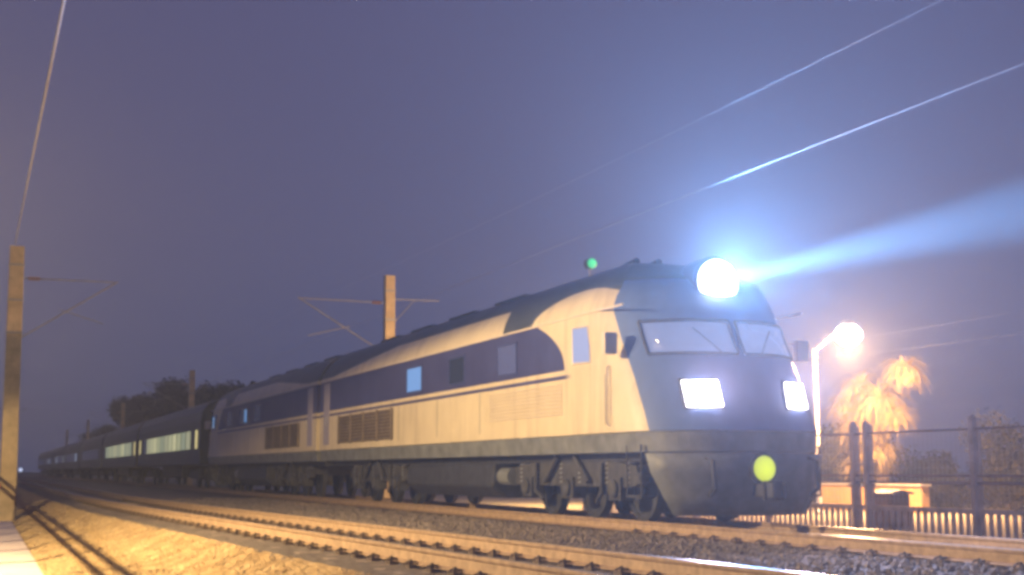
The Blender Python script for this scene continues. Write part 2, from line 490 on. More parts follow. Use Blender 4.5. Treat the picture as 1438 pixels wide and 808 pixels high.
def make_loco(label, lit):
    root = thing('diesel_locomotive', label, 'locomotive', group='coupled cream and blue locomotives')
    # --- body shell
    ZL = [1.40, 1.7, 1.95, 2.2, 2.36, 2.52, 2.7, 2.85, 3.1, 3.355, 3.42, 3.6, 3.75, 3.85, 4.0, 4.15, 4.28, 4.38, 4.43]
    mb = MB(); loops = []
    for z in ZL:
        L, nl = plan_loop(z); ids = []
        for (a, y) in L: ids.append(len(mb.v)); mb.v.append((a, y, z))
        loops.append((ids, nl, L, z))
    for (A, nl, LA, z), (B, _, _, z2) in zip(loops, loops[1:]):
        for i in range(len(A) - 1):
            mid = (LA[i][0] + LA[i + 1][0]) / 2; w = lerp_tab(HW, z)
            front = nl + 1 <= i < len(A) - nl - 2
            mi = 0
            if front: mi = 1 if z < 3.8 else 2
            mb.face((A[i], A[i + 1], B[i + 1], B[i]), mi)
        mb.face((A[-1], A[0], B[0], B[-1]), 0)
    top = loops[-1][0]; n = len(top)
    for i in range(n // 2): mb.face((top[i], top[i + 1], top[n - 2 - i], top[n - 1 - i]), 2)
    mb.build('body', [M_LIV, M_BLUEBAND, M_ROOF], root, smooth=True, angle=40)
    # --- sill skirt
    mb = MB(); l1, _ = plan_loop(1.39, .02); l0, _ = plan_loop(1.09, .05)
    a = [len(mb.v) + i for i in range(len(l0))]; mb.v += [(p[0], p[1], 1.09) for p in l0]
    b = [len(mb.v) + i for i in range(len(l1))]; mb.v += [(p[0], p[1], 1.39) for p in l1]
    for i in range(len(a)): j = (i + 1) % len(a); mb.face((a[i], a[j], b[j], b[i]))
    mb.face(list(reversed(a))); mb.face(b)
    mb.build('sill_skirt', M_SKIRT, root)
    # --- pilot plough, buffer beam, coupler
    mb = MB(); na = 14; rows = []
    for z, hw in ((.16, 1.15), (.45, 1.32), (.8, 1.48), (1.07, 1.55)):
        row = []
        for i in range(na + 1):
            t = -hw + 2 * hw * i / na
            row.append(len(mb.v)); mb.v.append((t, lerp_tab(SF, z) + .05 + .85 * (abs(t) / 1.65) ** 2.4, z))
        rows.append(row)
    for r0, r1 in zip(rows, rows[1:]):
        for i in range(na): mb.face((r0[i], r0[i + 1], r1[i + 1], r1[i]))
    o = mb.build('pilot_plough', M_SKIRT, root, smooth=True); sd = o.modifiers.new('thick', 'SOLIDIFY'); sd.thickness = .05; sd.offset = -1
    c = MB(); c.box((0, .72, .52), (.22, .5, .2)); c.box((.0, .43, .52), (.30, .16, .28)); c.box((-.10, .31, .52), (.1, .16, .24)); c.box((.12, .34, .52), (.07, .1, .24))
    c.build('coupler', M_DARK, root, bevel=.03)
    for sx in (-1, 1):
        h = MB(); h.tube([(sx * .9, .8, 1.0), (sx * .9, .62, .95), (sx * .9, .58, .55), (sx * .88, .75, .45)], .035, 8); h.build('brake_hose', M_DARK, root, smooth=True)
        st = MB()
        for zz in (.42, .75): st.box((sx * 1.5, 1.75, zz), (.22, .5, .04))
        st.tube([(sx * 1.6, 1.52, 1.2), (sx * 1.6, 1.52, .4)], .018); st.tube([(sx * 1.6, 1.98, 1.2), (sx * 1.6, 1.98, .4)], .018)
        st.build('cab_steps', M_DARK, root)
    # --- marker lamp low on the front
    y0 = front_y(0, .86) - .0
    ml = MB(); ml.lathe([(.20, -.06), (.235, -.02), (.235, .05), (.20, .07)], 24, Matrix.Translation((0, y0, .84)) @ Matrix.Rotation(R(90), 4, 'X'))
    mk = ml.build('marker_lamp', M_DARK, root, smooth=True); mk['label'] = 'round yellow green marker lamp low on the front'
    lens = MB(); lens.lathe([(.19, 0), (.17, .03), (.10, .05), (.01, .055)], 24, Matrix.Translation((0, y0 - .071, .84)) @ Matrix.Rotation(R(90), 4, 'X'))
    lens.build('lens', E_YEL if lit else M_GLASS, mk, smooth=True)
    # --- headlights
    def on_front(a, z): return front_y(a, z)
    for sx in (-1, 1):
        a0, z0 = sx * .83, 1.955
        fr = MB()
        def patch(mb_, hw_, hh_, out, skew=0.):
            ids = []
            for (u, v) in ((-1, -1), (1, -1), (1, 1), (-1, 1)):
                a_ = a0 + u * hw_ + skew * v * sx; z_ = z0 + v * hh_
                ids.append(Vector((a_, on_front(a_, z_) - out, z_)))
            n_ = len(mb_.v)
            for p in ids: mb_.v.append(tuple(p))
            for p in ids: mb_.v.append((p.x, p.y + .14 + out, p.z))
            mb_.face((n_, n_ + 1, n_ + 2, n_ + 3)); mb_.face((n_ + 7, n_ + 6, n_ + 5, n_ + 4))
            for q in range(4): r_ = (q + 1) % 4; mb_.face((n_ + q, n_ + 4 + q, n_ + 4 + r_, n_ + r_))
        patch(fr, .26, .235, .035, .05 if sx > 0 else -.01); f_ = fr.build('headlamp', M_DARK, root)
        ln = MB(); patch(ln, .225, .195, .075, .05 if sx > 0 else -.01); ln.build('lens', E_LOW if lit else M_GLASS, f_)
    hb = MB(); hz = 3.80; hy = lerp_tab(SF, hz)
    hb.lathe([(.43, -.35), (.43, .12), (.39, .16)], 28, Matrix.Translation((0, hy + .05, hz)) @ Matrix.Rotation(R(90), 4, 'X'))
    hl = hb.build('top_headlight', M_BLUE, root, smooth=True)
    ln = MB(); ln.lathe([(.37, 0), (.35, .03), (.2, .07), (.01, .085)], 28, Matrix.Translation((0, hy - .112, hz)) @ Matrix.Rotation(R(90), 4, 'X'))
    ln.build('lens', E_HEAD if lit else M_GLASS, hl, smooth=True)
    # --- windscreens
    for sx in (-1, 1):
        ws = MB(); rows = []
        for zz in (2.62, 2.85, 3.1):
            row = []
            for i in range(7):
                a_ = sx * (.09 + (1.28 - .09) * i / 6); row.append(len(ws.v)); ws.v.append((a_, on_front(a_, zz) - .012, zz))
            rows.append(row)
        for r0, r1 in zip(rows, rows[1:]):
            for i in range(6): ws.face((r0[i], r0[i + 1], r1[i + 1], r1[i]))
        o = ws.build('windscreen', E_CAB if lit else M_GLASS, root, smooth=True); so = o.modifiers.new('thick', 'SOLIDIFY'); so.thickness = .02
        fr = MB()
        for p, q in (((.06, 2.59), (1.31, 2.59)), ((.06, 3.13), (1.31, 3.13)), ((.06, 2.59), (.06, 3.13)), ((1.31, 2.59), (1.31, 3.13))):
            pts = []
            for i in range(7):
                a_ = sx * (p[0] + (q[0] - p[0]) * i / 6); zz = p[1] + (q[1] - p[1]) * i / 6
                pts.append((a_, on_front(a_, zz) - .012, zz))
            fr.tube(pts, .03, 6)
        fr.build('frame', M_DARK, o, smooth=True)
        wp = MB(); a1 = sx * .35; wp.tube([(a1, on_front(a1, 2.6) - .05, 2.6), (a1 + sx * .35, on_front(a1 + sx * .35, 3.0) - .05, 3.0)], .012, 6); wp.build('wiper', M_DARK, o)
    # --- sides
    for sx in (-1, 1):
        X = sx * 1.65
        def panel(name, y0_, y1_, z0_, z1_, m_, fm=M_BLUE, fw=.04, out=.012):
            f2 = MB(); d = .03
            f2.box((X, (y0_ + y1_) / 2, z1_ + fw / 2), (d, y1_ - y0_ + 2 * fw, fw)); f2.box((X, (y0_ + y1_) / 2, z0_ - fw / 2), (d, y1_ - y0_ + 2 * fw, fw))
            f2.box((X, y0_ - fw / 2, (z0_ + z1_) / 2), (d, fw, z1_ - z0_)); f2.box((X, y1_ + fw / 2, (z0_ + z1_) / 2), (d, fw, z1_ - z0_))
            w_ = f2.build(name, fm, root)
            p_ = MB(); p_.box((X, (y0_ + y1_) / 2, (z0_ + z1_) / 2), (.016, y1_ - y0_, z1_ - z0_)); p_.build('pane', m_, w_)
            return w_
        L_ = lit and sx < 0
        # cab side window: sloping front edge
        cw = MB(); poly = [(3.82, 2.58), (3.12, 2.56), (3.22, 3.16), (3.82, 3.18)]
        cw.prism(poly, 'x', X - .008, X + .008); cf = cw.build('cab_side_window', E_CABSIDE if lit else M_GLASS, root)
        ff = MB(); pp = [(X, a_, b_) for a_, b_ in poly]; ff.tube(pp + [pp[0]], .022, 6); ff.build('frame', M_CREAM_D, cf)
        panel('engine_room_window', 11.9, 12.95, 2.62, 3.15, E_WINBLUE if L_ else M_GLASS)
        panel('engine_room_window', 6.3, 7.2, 2.62, 3.15, E_WINDIM if lit else M_GLASS)
        panel('engine_room_window', 9.1, 10.0, 2.62, 3.15, M_GLASS)
        if not lit and sx > 0:
            panel('engine_room_window', 9.9, 10.35, 2.62, 3.1, E_WINBLUE)
            panel('cab_rear_window', 2.75, 3.05, 2.62, 3.1, E_WINBLUE, M_CREAM_D)
        # grille of horizontal louvres
        gr = MB(); gr.box((X, 16.6, 1.93), (.03, 5.1, .74)); go = gr.build('louvre_grille', M_GRILLE_IN, root)
        sl = MB()
        for i in range(9): sl.box((X + sx * .028, 16.6, 1.60 + i * .083), (.03, 5.0, .05), Matrix.Rotation(R(sx * 28), 3, 'Y'))
        for yy in (14.12, 15.35, 16.6, 17.85, 19.08): sl.box((X + sx * .03, yy, 1.93), (.045, .07, .78))
        sl.build('louvre_slats', M_GRILLE, go)
        # cream louvres low on the flank
        lv = MB()
        for i in range(9): lv.box((X + sx * .008, 5.95, 1.76 + i * .062), (.014, 3.4, .026), Matrix.Rotation(R(sx * 25), 3, 'Y'))
        lv.build('flank_louvres', M_CREAM_D, root)
        # body seams
        for yy in (2.6, 8.2, 10.8, 13.6):
            sm = MB(); sm.box((X, yy, 1.93), (.008, .02, .8)); sm.build('panel_seam', M_SKIRT, root)
        # cantrail bead
        cb = MB(); cb.box((X, 11.6, 3.375), (.03, 19.3, .03)); cb.build('cantrail_bead', M_CREAM_D, root)
        # rear door with handle
        dr = MB(); dr.box((X, 20.55, 2.42), (.03, .62, 1.75)); d_ = dr.build('door', mat('door paint', (.33, .30, .36), .5, var=.15) if 'door paint' not in bpy.data.materials else bpy.data.materials['door paint'], root)
        h = MB(); h.tube([(X + sx * .04, 20.32, 2.05), (X + sx * .07, 20.32, 2.08), (X + sx * .07, 20.32, 2.3), (X + sx * .04, 20.32, 2.33)], .014, 6); h.build('handle', M_GALV, d_)
        # mirror box
        mr = MB(); mr.box((sx * 1.78, 2.18, 2.78), (.22, .12, .34)); mr.tube([(sx * 1.6, 2.25, 2.9), (sx * 1.72, 2.2, 2.9)], .02, 6); mr.build('mirror', M_CREAM_D, root, bevel=.02)
        for yy in (2.42,):
            hr = MB(); hr.tube([(X + sx * .03, yy, 1.5), (X + sx * .06, yy, 1.55), (X + sx * .06, yy, 2.4), (X + sx * .03, yy, 2.45)], .016, 6); hr.build('handrail', M_CREAM_D, root)
    # --- roof equipment
    for yy in (9.5, 12.5, 15.5, 18.3):
        rf = MB(); rf.box((0, yy, 4.42), (1.0, 1.7, .06)); rf.build('roof_hatch', M_ROOF, root, bevel=.02)
    ho = MB(); ho.tube([(.35, 4.4, 4.52), (.35, 5.1, 4.5)], [.07, .03], 10); ho.tube([(-.1, 4.4, 4.52), (-.1, 5.0, 4.5)], [.06, .03], 10); ho.box((.12, 4.8, 4.43), (.7, .2, .1)); ho.build('air_horn', M_DARK, root, smooth=True)
    # --- bogies
    for yc in (4.75, 16.6):
        bo = MB()
        for sx in (-1, 1):
            bo.prism([(yc - 2.6, .62), (yc - 2.45, .88), (yc - 1.2, 1.0), (yc + 1.2, 1.0), (yc + 2.45, .88), (yc + 2.6, .62), (yc + 2.3, .55), (yc - 2.3, .55)], 'x', sx * 1.12, sx * 1.28)
        bo.box((0, yc, .8), (2.2, .5, .3)); bo.box((0, yc - 2.35, .8), (2.2, .2, .2)); bo.box((0, yc + 2.35, .8), (2.2, .2, .2))
        bg_ = bo.build('bogie', M_BOGIE, root)
        for dy in (-1.8, 0, 1.8):
            for sx in (-1, 1):
                w_ = MB(); w_.lathe([(.30, -.07), (.33, -.03), (.46, -.03), (.47, -.07), (.555, -.07), (.525, .0), (.525, .065), (.46, .07), (.45, .03), (.16, .05), (.16, .1), (.05, .11)], 32,
                                     Matrix.Translation((sx * .755, yc + dy, .525)) @ Matrix.Rotation(R(sx * 90), 4, 'Y'))
                w_.build('wheel', M_DARK, bg_, smooth=True)
                ab = MB(); ab.box((sx * 1.2, yc + dy, .52), (.26, .42, .36)); ab.lathe([(.15, -.05), (.15, .06), (.11, .09)], 18, Matrix.Translation((sx * 1.32, yc + dy, .52)) @ Matrix.Rotation(R(sx * 90), 4, 'Y'))
                ab.build('axle_box', M_BOGIE, bg_)
                sg = MB()
                for q in (-.38, .38):
                    pts = [(sx * 1.2 + .085 * math.cos(t * .9), yc + dy + q + .085 * math.sin(t * .9), .58 + t * .011) for t in range(0, 36)]
                    sg.tube(pts, .018, 5)
                sg.build('coil_spring', M_GALV, bg_, smooth=True)
        for sx in (-1, 1):
            for q in (-1, 1):
                dm = MB(); dm.tube([(sx * 1.36, yc + q * .9, .62), (sx * 1.36, yc + q * .35, 1.05)], .05, 8); dm.build('damper', M_BOGIE, bg_, smooth=True)
                dm = MB(); dm.tube([(sx * 1.34, yc + q * 1.35, .95), (sx * 1.34, yc + q * 1.35, .45), (sx * 1.30, yc + q * 1.1, .3)], .04, 8); dm.build('brake_hanger', M_BOGIE, bg_, smooth=True)
    tk = MB(); tk.prism([(-1.45, .95), (-1.5, .5), (-1.2, .28), (1.2, .28), (1.5, .5), (1.45, .95)], 'y', 7.9, 13.4); tk.build('fuel_tank', M_DARK, root, bevel=.04)
    fr = MB(); fr.box((0, 11.6, 1.02), (2.6, 19.0, .14)); fr.build('underframe', M_DARK, root)
    for sx in (-1, 1):
        ar = MB(); ar.tube([(sx * 1.3, 7.2, .7), (sx * 1.3, 7.75, .7)], .17, 14); ar.build('air_reservoir', M_SKIRT, root, smooth=True)
    gw = MB()
    for i in range(6): gw.box((0, LEN + .02 + i * .033, 2.35), (1.2 + .06 * (i % 2), .02, 2.2))
    gw.box((0, LEN + .1, 2.35), (1.1, .2, 2.1)); gw.build('gangway_bellows', M_RUBBER, root)
    return root
L1 = make_loco('leading cream and blue diesel locomotive with bright headlights beside the gravel', True)
L1.location = (TX, 15.7, 0)
L2 = make_loco('second cream and blue diesel locomotive coupled behind the leading one, cab facing the dark coaches', False)
L2.location = (TX, 15.7 + 2 * LEN + .42, 0); L2.rotation_euler = (0, 0, math.pi)

# headlight lamps (light given off by the locomotive's lit lenses)
HY = 15.7 + lerp_tab(SF, 3.80)
lamp('headlight_beam', 'SPOT', (TX, HY - .26, 3.80), 680000, (.17, .46, 1.0), aim=(TX, HY - 20, 3.55), size=.12, spot=7.4, blend=.55)
lamp('headlight_spill', 'SPOT', (TX, HY - .42, 3.80), 19000, (.19, .45, 1.0), aim=(TX, HY - 9, 9.5), size=.15, spot=168, blend=1.0)
for sx in (-1, 1):
    yy = 15.7 + front_y(sx * .83, 1.955)
    lamp('low_spill', 'SPOT', (TX + sx * .83, yy - .20, 1.955), 3000, (.80, .68, 1.0), aim=(TX + sx * .83, yy - 9, 7.5), size=.15, spot=155, blend=1.0)

# ------------------------------------------------------------------ coaches
CUR = []
for i, c in enumerate([(.32, .33, .17), (.38, .38, .20), (.22, .25, .15), (.48, .46, .24), (.31, .31, .17)]):
    CUR.append(emis('curtained coach pane %d' % i, c, 1.0))
E_DOORY = emis('warm door pane', (.75, .62, .25), .9)
E_DIMW = emis('dim coach pane', (.35, .40, .48), .8)
def make_coach(label, y0, pattern):
    """pattern: function(i) -> material of window i; i in 0..13 (0 and 13 are the door windows)"""
    root = thing('passenger_coach', label, 'coach', (TX, y0, 0), group='dark coaches behind the locomotives')
    Lc = 25.6
    prof = [(-1.55, 1.12), (-1.55, 3.1), (-1.48, 3.55), (-1.2, 3.9), (-.7, 4.12), (0, 4.2), (.7, 4.12), (1.2, 3.9), (1.48, 3.55), (1.55, 3.1), (1.55, 1.12)]
    b = MB(); b.prism(prof, 'y', 0.2, Lc); b.build('body', M_COACH, root)
    for yc in (4.0, Lc - 3.8):
        bo = MB()
        for sx in (-1, 1): bo.prism([(yc - 1.7, .5), (yc - 1.3, .85), (yc + 1.3, .85), (yc + 1.7, .5), (yc + .5, .42), (yc - .5, .42)], 'x', sx * 1.05, sx * 1.2)
        bo.box((0, yc, .75), (2.0, .5, .3)); bg_ = bo.build('bogie', M_DARK, root)
        for dy in (-1.2, 1.2):
            w_ = MB()
            w_.tube([(-.82, yc + dy, .46), (-.69, yc + dy, .46)], .46, 24); w_.tube([(.69, yc + dy, .46), (.82, yc + dy, .46)], .46, 24); w_.tube([(-.7, yc + dy, .46), (.7, yc + dy, .46)], .08, 10)
            w_.build('wheelset', M_DARK, bg_, smooth=True)
    ub = MB(); ub.box((0, 12.8, .8), (2.2, 8, .55)); ub.build('underfloor_box', M_DARK, root)
    gb = MB(); gb.box((0, .1, 2.3), (1.1, .22, 2.1)); gb.box((0, Lc + .1, 2.3), (1.1, .22, 2.1)); gb.build('gangway_bellows', M_RUBBER, root)
    for i in range(14):
        if i in (0, 13): yy, w = (1.35 if i == 0 else Lc - 1.15), .55
        else: yy, w = 3.1 + (i - .5) * (Lc - 6.1) / 12, 1.28
        for sx in (-1, 1):
            p = MB(); p.box((sx * 1.555, yy, 2.27), (.03, w, .86)); p.build('window', pattern(i) if sx < 0 else M_GLASS, root)
    return root
ys = 15.7 + 2 * LEN + .42 + 1.1
def p1(i): return E_DOORY if i in (0, 13) else (M_GLASS if i in (12,) else CUR[(i * 3 + 1) % 5])
def p2(i): return E_DOORY if i == 0 else (M_GLASS if i == 13 else CUR[(i * 2) % 5 if i % 3 else 2])
pats = [p1, p2, lambda i: M_GLASS, lambda i: E_DIMW if i == 2 else M_GLASS, lambda i: E_DIMW if i in (0, 9) else M_GLASS,
        lambda i: E_DIMW if i in (6,) else M_GLASS, lambda i: M_GLASS]
clab = ['first dark coach behind the locomotives, its long row of windows lit greenish',
        'second dark coach, with a bright yellow door window and dimmer lit windows',
        'unlit dark coach right behind the two coaches with lit windows',
        'fourth dark coach in the train, all but one window unlit',
        'distant dark coach with a lone pale lit door window, three behind the lit coaches',
        'distant dark coach, last but one at the far end of the train',
        'farthest dark coach at the tail of the train near the pole on the left']
for i, p in enumerate(pats): make_coach(clab[i], ys + i * 26.4, p)

# ------------------------------------------------------------------ masts and wires
def mast(label, x, y, z0, z1, w0, w1, lean=0., group='overhead line masts', arm=-1, second=True, armz=7.1, reach=3.4):
    root = thing('catenary_mast', label, 'mast', (x, y, z0), group=group)
    H = z1 - z0
    m = MB(); nseg = 10
    for i in range(nseg + 1):
        t = i / nseg; w = w0 + (w1 - w0) * t
        for sx, sy in ((-1, -1), (1, -1), (1, 1), (-1, 1)): m.v.append((lean * t + sx * w / 2, sy * w * .42, H * t))
    for i in range(nseg):
        for k in range(4): a = i * 4 + k; b = i * 4 + (k + 1) % 4; m.face((a, b, b + 4, a + 4))
    m.face((3, 2, 1, 0)); m.face([nseg * 4 + k for k in range(4)])
    m.build('pole', M_POLE, root, bevel=.02)
    for t in (.93, .80, .68):
        bz = H * t; w = w0 + (w1 - w0) * t + .05
        bd = MB(); bd.box((lean * t, 0, bz), (w, w * .86, .06)); bd.build('clamp_band', M_GALV, root)
    za = armz - z0; xo = lean * za / H
    a = MB()
    tip = xo + arm * reach
    a.tube([(xo + arm * w1 * .45, 0, za), (tip, 0, za + .02)], .022, 6)
    a.tube([(xo + arm * w1 * .5, 0, za - 1.9), (tip + arm * .1, 0, za + .05)], .026, 6)
    a.tube([(xo + arm * reach * .45, 0, za - .95), (tip - arm * .3, 0, za - 1.35)], .018, 6)
    ar = a.build('cantilever_arm', M_GALV, root, smooth=True)
    ins = MB()
    for k in range(5): ins.lathe([(.03, -.03), (.075, -.012), (.075, .012), (.03, .03)], 12, Matrix.Translation((xo + arm * (w1 * .5 + .18 + k * .07), 0, za)) @ Matrix.Rotation(R(90), 4, 'Y'))
    ins.build('insulator', mat('brown porcelain', (.22, .08, .04), .3) if 'brown porcelain' not in bpy.data.materials else bpy.data.materials['brown porcelain'], ar, smooth=True)
    if second:
        s2 = MB(); s2.tube([(xo - arm * w1 * .45, 0, za + .16), (xo - arm * 2.0, 0, za + .18)], .022, 6); s2.tube([(xo - arm * w1 * .5, 0, za - .75), (xo - arm * 1.0, 0, za + .16)], .018, 6)
        s2.build('feeder_bracket', M_GALV, root, smooth=True)
    return root
ml = ['sunlit'] 
mast('concrete mast with two side arms rising behind the locomotive roof', 14.0, 46.3, -.3, 8.15, .43, .37, lean=-.06)
for i, (yy, lb) in enumerate(((96, 'mast behind the first lit coach, standing out above the dark trees'),
                              (146, 'dark mast behind the train, among the dark trees'),
                              (196, 'thin dark mast beyond the trees, nearer of the two at the left'),
                              (246, 'thinnest dark mast far behind the tail of the train'))):
    mast(lb, 14.0, yy, -.3, 8.15, .43, .37, lean=-.06)
mast('tall concrete mast at the left edge, at the end of the pavement', .80, 43, -.75, 7.85, .50, .43, lean=-.13, arm=1, second=False, armz=6.85, reach=3.0)
mast('thin distant mast left of the train tail, on the near track side', .75, 135, -.75, 7.85, .5, .4, arm=1, second=False, armz=6.85, reach=3.0)

def wire(pts, r, label, sag=0., n=24, m=None):
    P = []
    for (a, b) in zip(pts, pts[1:]):
        for i in range(n):
            t = i / n; p = Vector(a).lerp(Vector(b), t); p.z -= sag * 4 * t * (1 - t); P.append(tuple(p))
    P.append(pts[-1]); mb = MB(); mb.tube(P, r, 6)
    return tag(mb.build('overhead_wire', m or M_WIRE, smooth=True), label, 'wire', 'overhead wires')
wire([(TX, -3.7, 5.40), (TX, 46.3, 5.40), (TX, 96.3, 5.4), (TX, 250, 5.4)], .0030, 'lower overhead wire running over the train, catching a yellow glint at the right')
wire([(TX, -3.7, 6.75), (TX, 46.3, 6.9), (TX, 96.3, 6.9), (TX, 146, 6.9), (TX, 246, 6.9)], .0013, 'upper overhead wire above the train, in the upper right sky', sag=.22)
wire([(.40, -8, 3.45), (.5, 12.79, 5.37), (.60, 43, 7.95)], .016, 'steep power wire rising past the mast at the left edge', sag=.0, m=mat('aluminium wire', (.8, .8, .8), .5, var=.05))
wire([(22.0, 5, 4.1), (22, 45, 4.02)], .0022, 'thin wire beyond the fence, lower of the pair behind the street lamp', sag=.12, m=M_DARK)
wire([(22.0, 5, 4.75), (22, 45, 4.35)], .0018, 'thin wire beyond the fence, upper of the pair behind the street lamp', sag=.12, m=M_DARK)

# small signals
def signal(name, label, x, y, z0, z1, lens_m, r=.12, face=-1):
    root = thing(name, label, 'signal', (x, y, z0), group=None)
    m = MB(); m.tube([(0, 0, 0), (0, 0, z1 - z0 - 1.6), (0, 0, z1 - z0)], [.06, .05, .018], 10); m.build('post', M_GALV, root, smooth=True)
    h = MB(); h.lathe([(r * 1.15, -.10), (r * 1.3, -.08), (r * 1.3, .10), (r * 1.25, .11)], 20, Matrix.Translation((0, -.06, z1 - z0)) @ Matrix.Rotation(R(90), 4, 'X')); h_ = h.build('lamp_head', M_DARK, root, smooth=True)
    l = MB(); l.lathe([(r * 1.2, 0), (r, .05), (r * .5, .08), (.01, .085)], 20, Matrix.Translation((0, -.171, z1 - z0)) @ Matrix.Rotation(R(90), 4, 'X')); l.build('lens', lens_m, h_, smooth=True)
    return root
signal('railway_signal', 'small flare-like green spot just above the locomotive roof, built as a signal', 14.0, 29.0, -.3, 6.0, E_GREEN, .11)  # flare-like green spot given a made-up post and lamp head
signal('railway_signal', 'small red lit signal low on the left edge beside the mast', .78, 60, -.7, .19, E_RED, .11)
signal('platform_lamp', 'small cold white lamp far down the line at the left', 3.9, 150, -.7, .95, E_WHITE, .2)

# ------------------------------------------------------------------ fence, street lamp, yard beyond the train
FX = 15.5
def fence_post(mb, x, y, z0, z1, w=.15):
    mb.box((x, y, (z0 + z1) / 2), (w, w, z1 - z0))
    mb.box((x, y, z1 + .025), (w * .62, w * .62, .05))
fr = thing('station_fence', 'dark post and rail fence between the train and the lit street', 'fence', (FX, 0, -.30))
PW = .115
posts = [5.3, 8.3, 11.3, 14.25, 17.25, 20.1, 20.5, 23.5, 26.5, 29.5, 32.5]
for y in posts:
    p = MB(); fence_post(p, 0, y, 0, 2.0, PW); p.box((.0, y, 1.24), (.2, .2, .05)); p.box((0, y, .84), (.2, .2, .05))
    p.tube([(0.02, y - .13, 0.1), (0.02, y - .13, 1.95)], .022, 6)
    p.build('post', M_FENCE, fr, bevel=.012)
for z, r_ in ((1.81, .024), (1.02, .022), (.90, .030)):
    t = MB(); t.tube([(0, 5.3, z), (0, 32.5, z)], r_, 6); t.build('rail', M_FRAIL, fr, smooth=True)
lb = MB(); lb.box((.0, 18.9, .43), (.06, 27.2, .08)); lb.build('bottom_beam', M_FENCE, fr)
ms = MB(); yy = 5.45
while yy < 32.4:
    ms.box((.012, yy, 1.16), (.004, .004, 1.28)); yy += .12
for zz in frange(.6, 1.72, 9): ms.box((.018, 18.9, zz), (.004, 27.1, .004))
ms.build('wire_mesh', M_GALV, fr)
pk = MB(); yy = 5.4
while yy < 32.4:
    pk.box((0, yy, .20), (.05, .06, .40)); yy += .18
pk.build('low_pickets', M_FENCE, fr)

# cabinet
cb = thing('electrical_cabinet', 'brown box cabinet standing behind the doubled fence posts', 'cabinet', (16.35, 20.5, -.31))
c = MB(); c.box((0, 0, .36), (.45, .52, .62)); c.build('box', M_CAB, cb, bevel=.02)
c = MB(); c.prism([(-.28, .67), (.28, .67), (.28, .70), (0, .76), (-.28, .70)], 'y', -.32, .32); c.build('lid', M_CAB, cb)
c = MB(); c.box((0, 0, .03), (.5, .58, .06)); c.build('plinth', M_CONC, cb)
c = MB(); c.box((-.235, 0, .36), (.02, .44, .52)); d_ = c.build('door', M_CAB, cb); c = MB(); c.box((-.252, .16, .38), (.02, .03, .09)); c.build('handle', M_GALV, d_)

def street_lamp(x, y, z0, zt, arm, label, power, col, arm_len=1.3, group='street lamps', kind='POINT', aim=None, spot=120, blend=.5, rise=.22, head=1.0):
    root = thing('street_lamp', label, 'street lamp', (x, y, z0), group=group); H = zt - z0
    m = MB(); m.lathe([(.13, 0), (.13, .08), (.07, .14), (.058, H * .5), (.04, H)], 16); m.build('post', M_WHITEPOST, root, smooth=True)
    d = Vector(arm).normalized(); tip = Vector((0, 0, H)) + d * arm_len + Vector((0, 0, rise))
    a = MB(); a.tube([(0, 0, H - .05), tuple(Vector((0, 0, H + rise * .4)) + d * arm_len * .35), tuple(Vector((0, 0, H + rise * .86)) + d * arm_len * .7), tuple(tip)], .018, 8); a.build('arm', M_WHITEPOST, root, smooth=True)
    ang = math.atan2(d.y, d.x); rm = Matrix.Translation(tip) @ Matrix.Rotation(ang, 4, 'Z')
    h = MB()
    h.lathe([(.03, .13), (.10, .12), (.15, .07), (.17, .03)], 24, rm @ Matrix.Scale(1.0 * head, 4))
    h_ = h.build('lamp_head', M_WHITEPOST, root, smooth=True)
    g_ = MB(); g_.lathe([(.12, .025), (.20, -.02), (.26, -.10), (.27, -.18), (.24, -.26), (.17, -.33), (.08, -.37), (.01, -.38)], 24, rm @ Matrix.Scale(1.0 * head, 4)); g_.build('globe', E_STREET, h_, smooth=True)
    wp = Vector((x, y, z0)) + tip + Vector((0, 0, -.44 * head))
    l = lamp('street_light', kind, tuple(wp), power, col, aim=aim, size=.16, spot=spot, blend=blend)
    return root
street_lamp(20.0, 27.95, -.31, 3.95, (.45, -1, 0), 'lit street lamp on a thin white post beyond the fence', 8500, (1.0, .55, .24), arm_len=1.0, rise=.52, head=1.25)
street_lamp(-6.0, 20.0, -.72, 5.6, (1, 0, 0), 'lamp post on the left of the pavement lighting the verge and the locomotive side', 18500, (1.0, .70, .34), arm_len=1.0,
            kind='SPOT', aim=(-5.0, 20, -5), spot=171, blend=.06)
street_lamp(18.2, 37.0, -.31, 4.3, (-1, .3, 0), 'unseen street lamp added behind the locomotive to light the mast', 3800, (1.0, .62, .26), arm_len=1.0)  # added out of sight to brighten the mast and the left wire

# fence along the pavement on the viewer's left (throws the rail and post shadows on the verge)
nf = thing('pavement_fence', 'dark post and rail fence along the left of the pavement', 'fence', (-.2, 0, -.72))
NFZ = 1.95
for y in frange(2, 44, 15):
    p = MB(); fence_post(p, 0, y, 0, NFZ + .1, .13); p.build('post', M_FENCE, nf)
for z, r_ in ((NFZ, .045), (NFZ - .22, .04)):
    t = MB(); t.tube([(0, 2, z), (0, 44, z)], r_, 6); t.build('rail', M_FRAIL, nf, smooth=True)

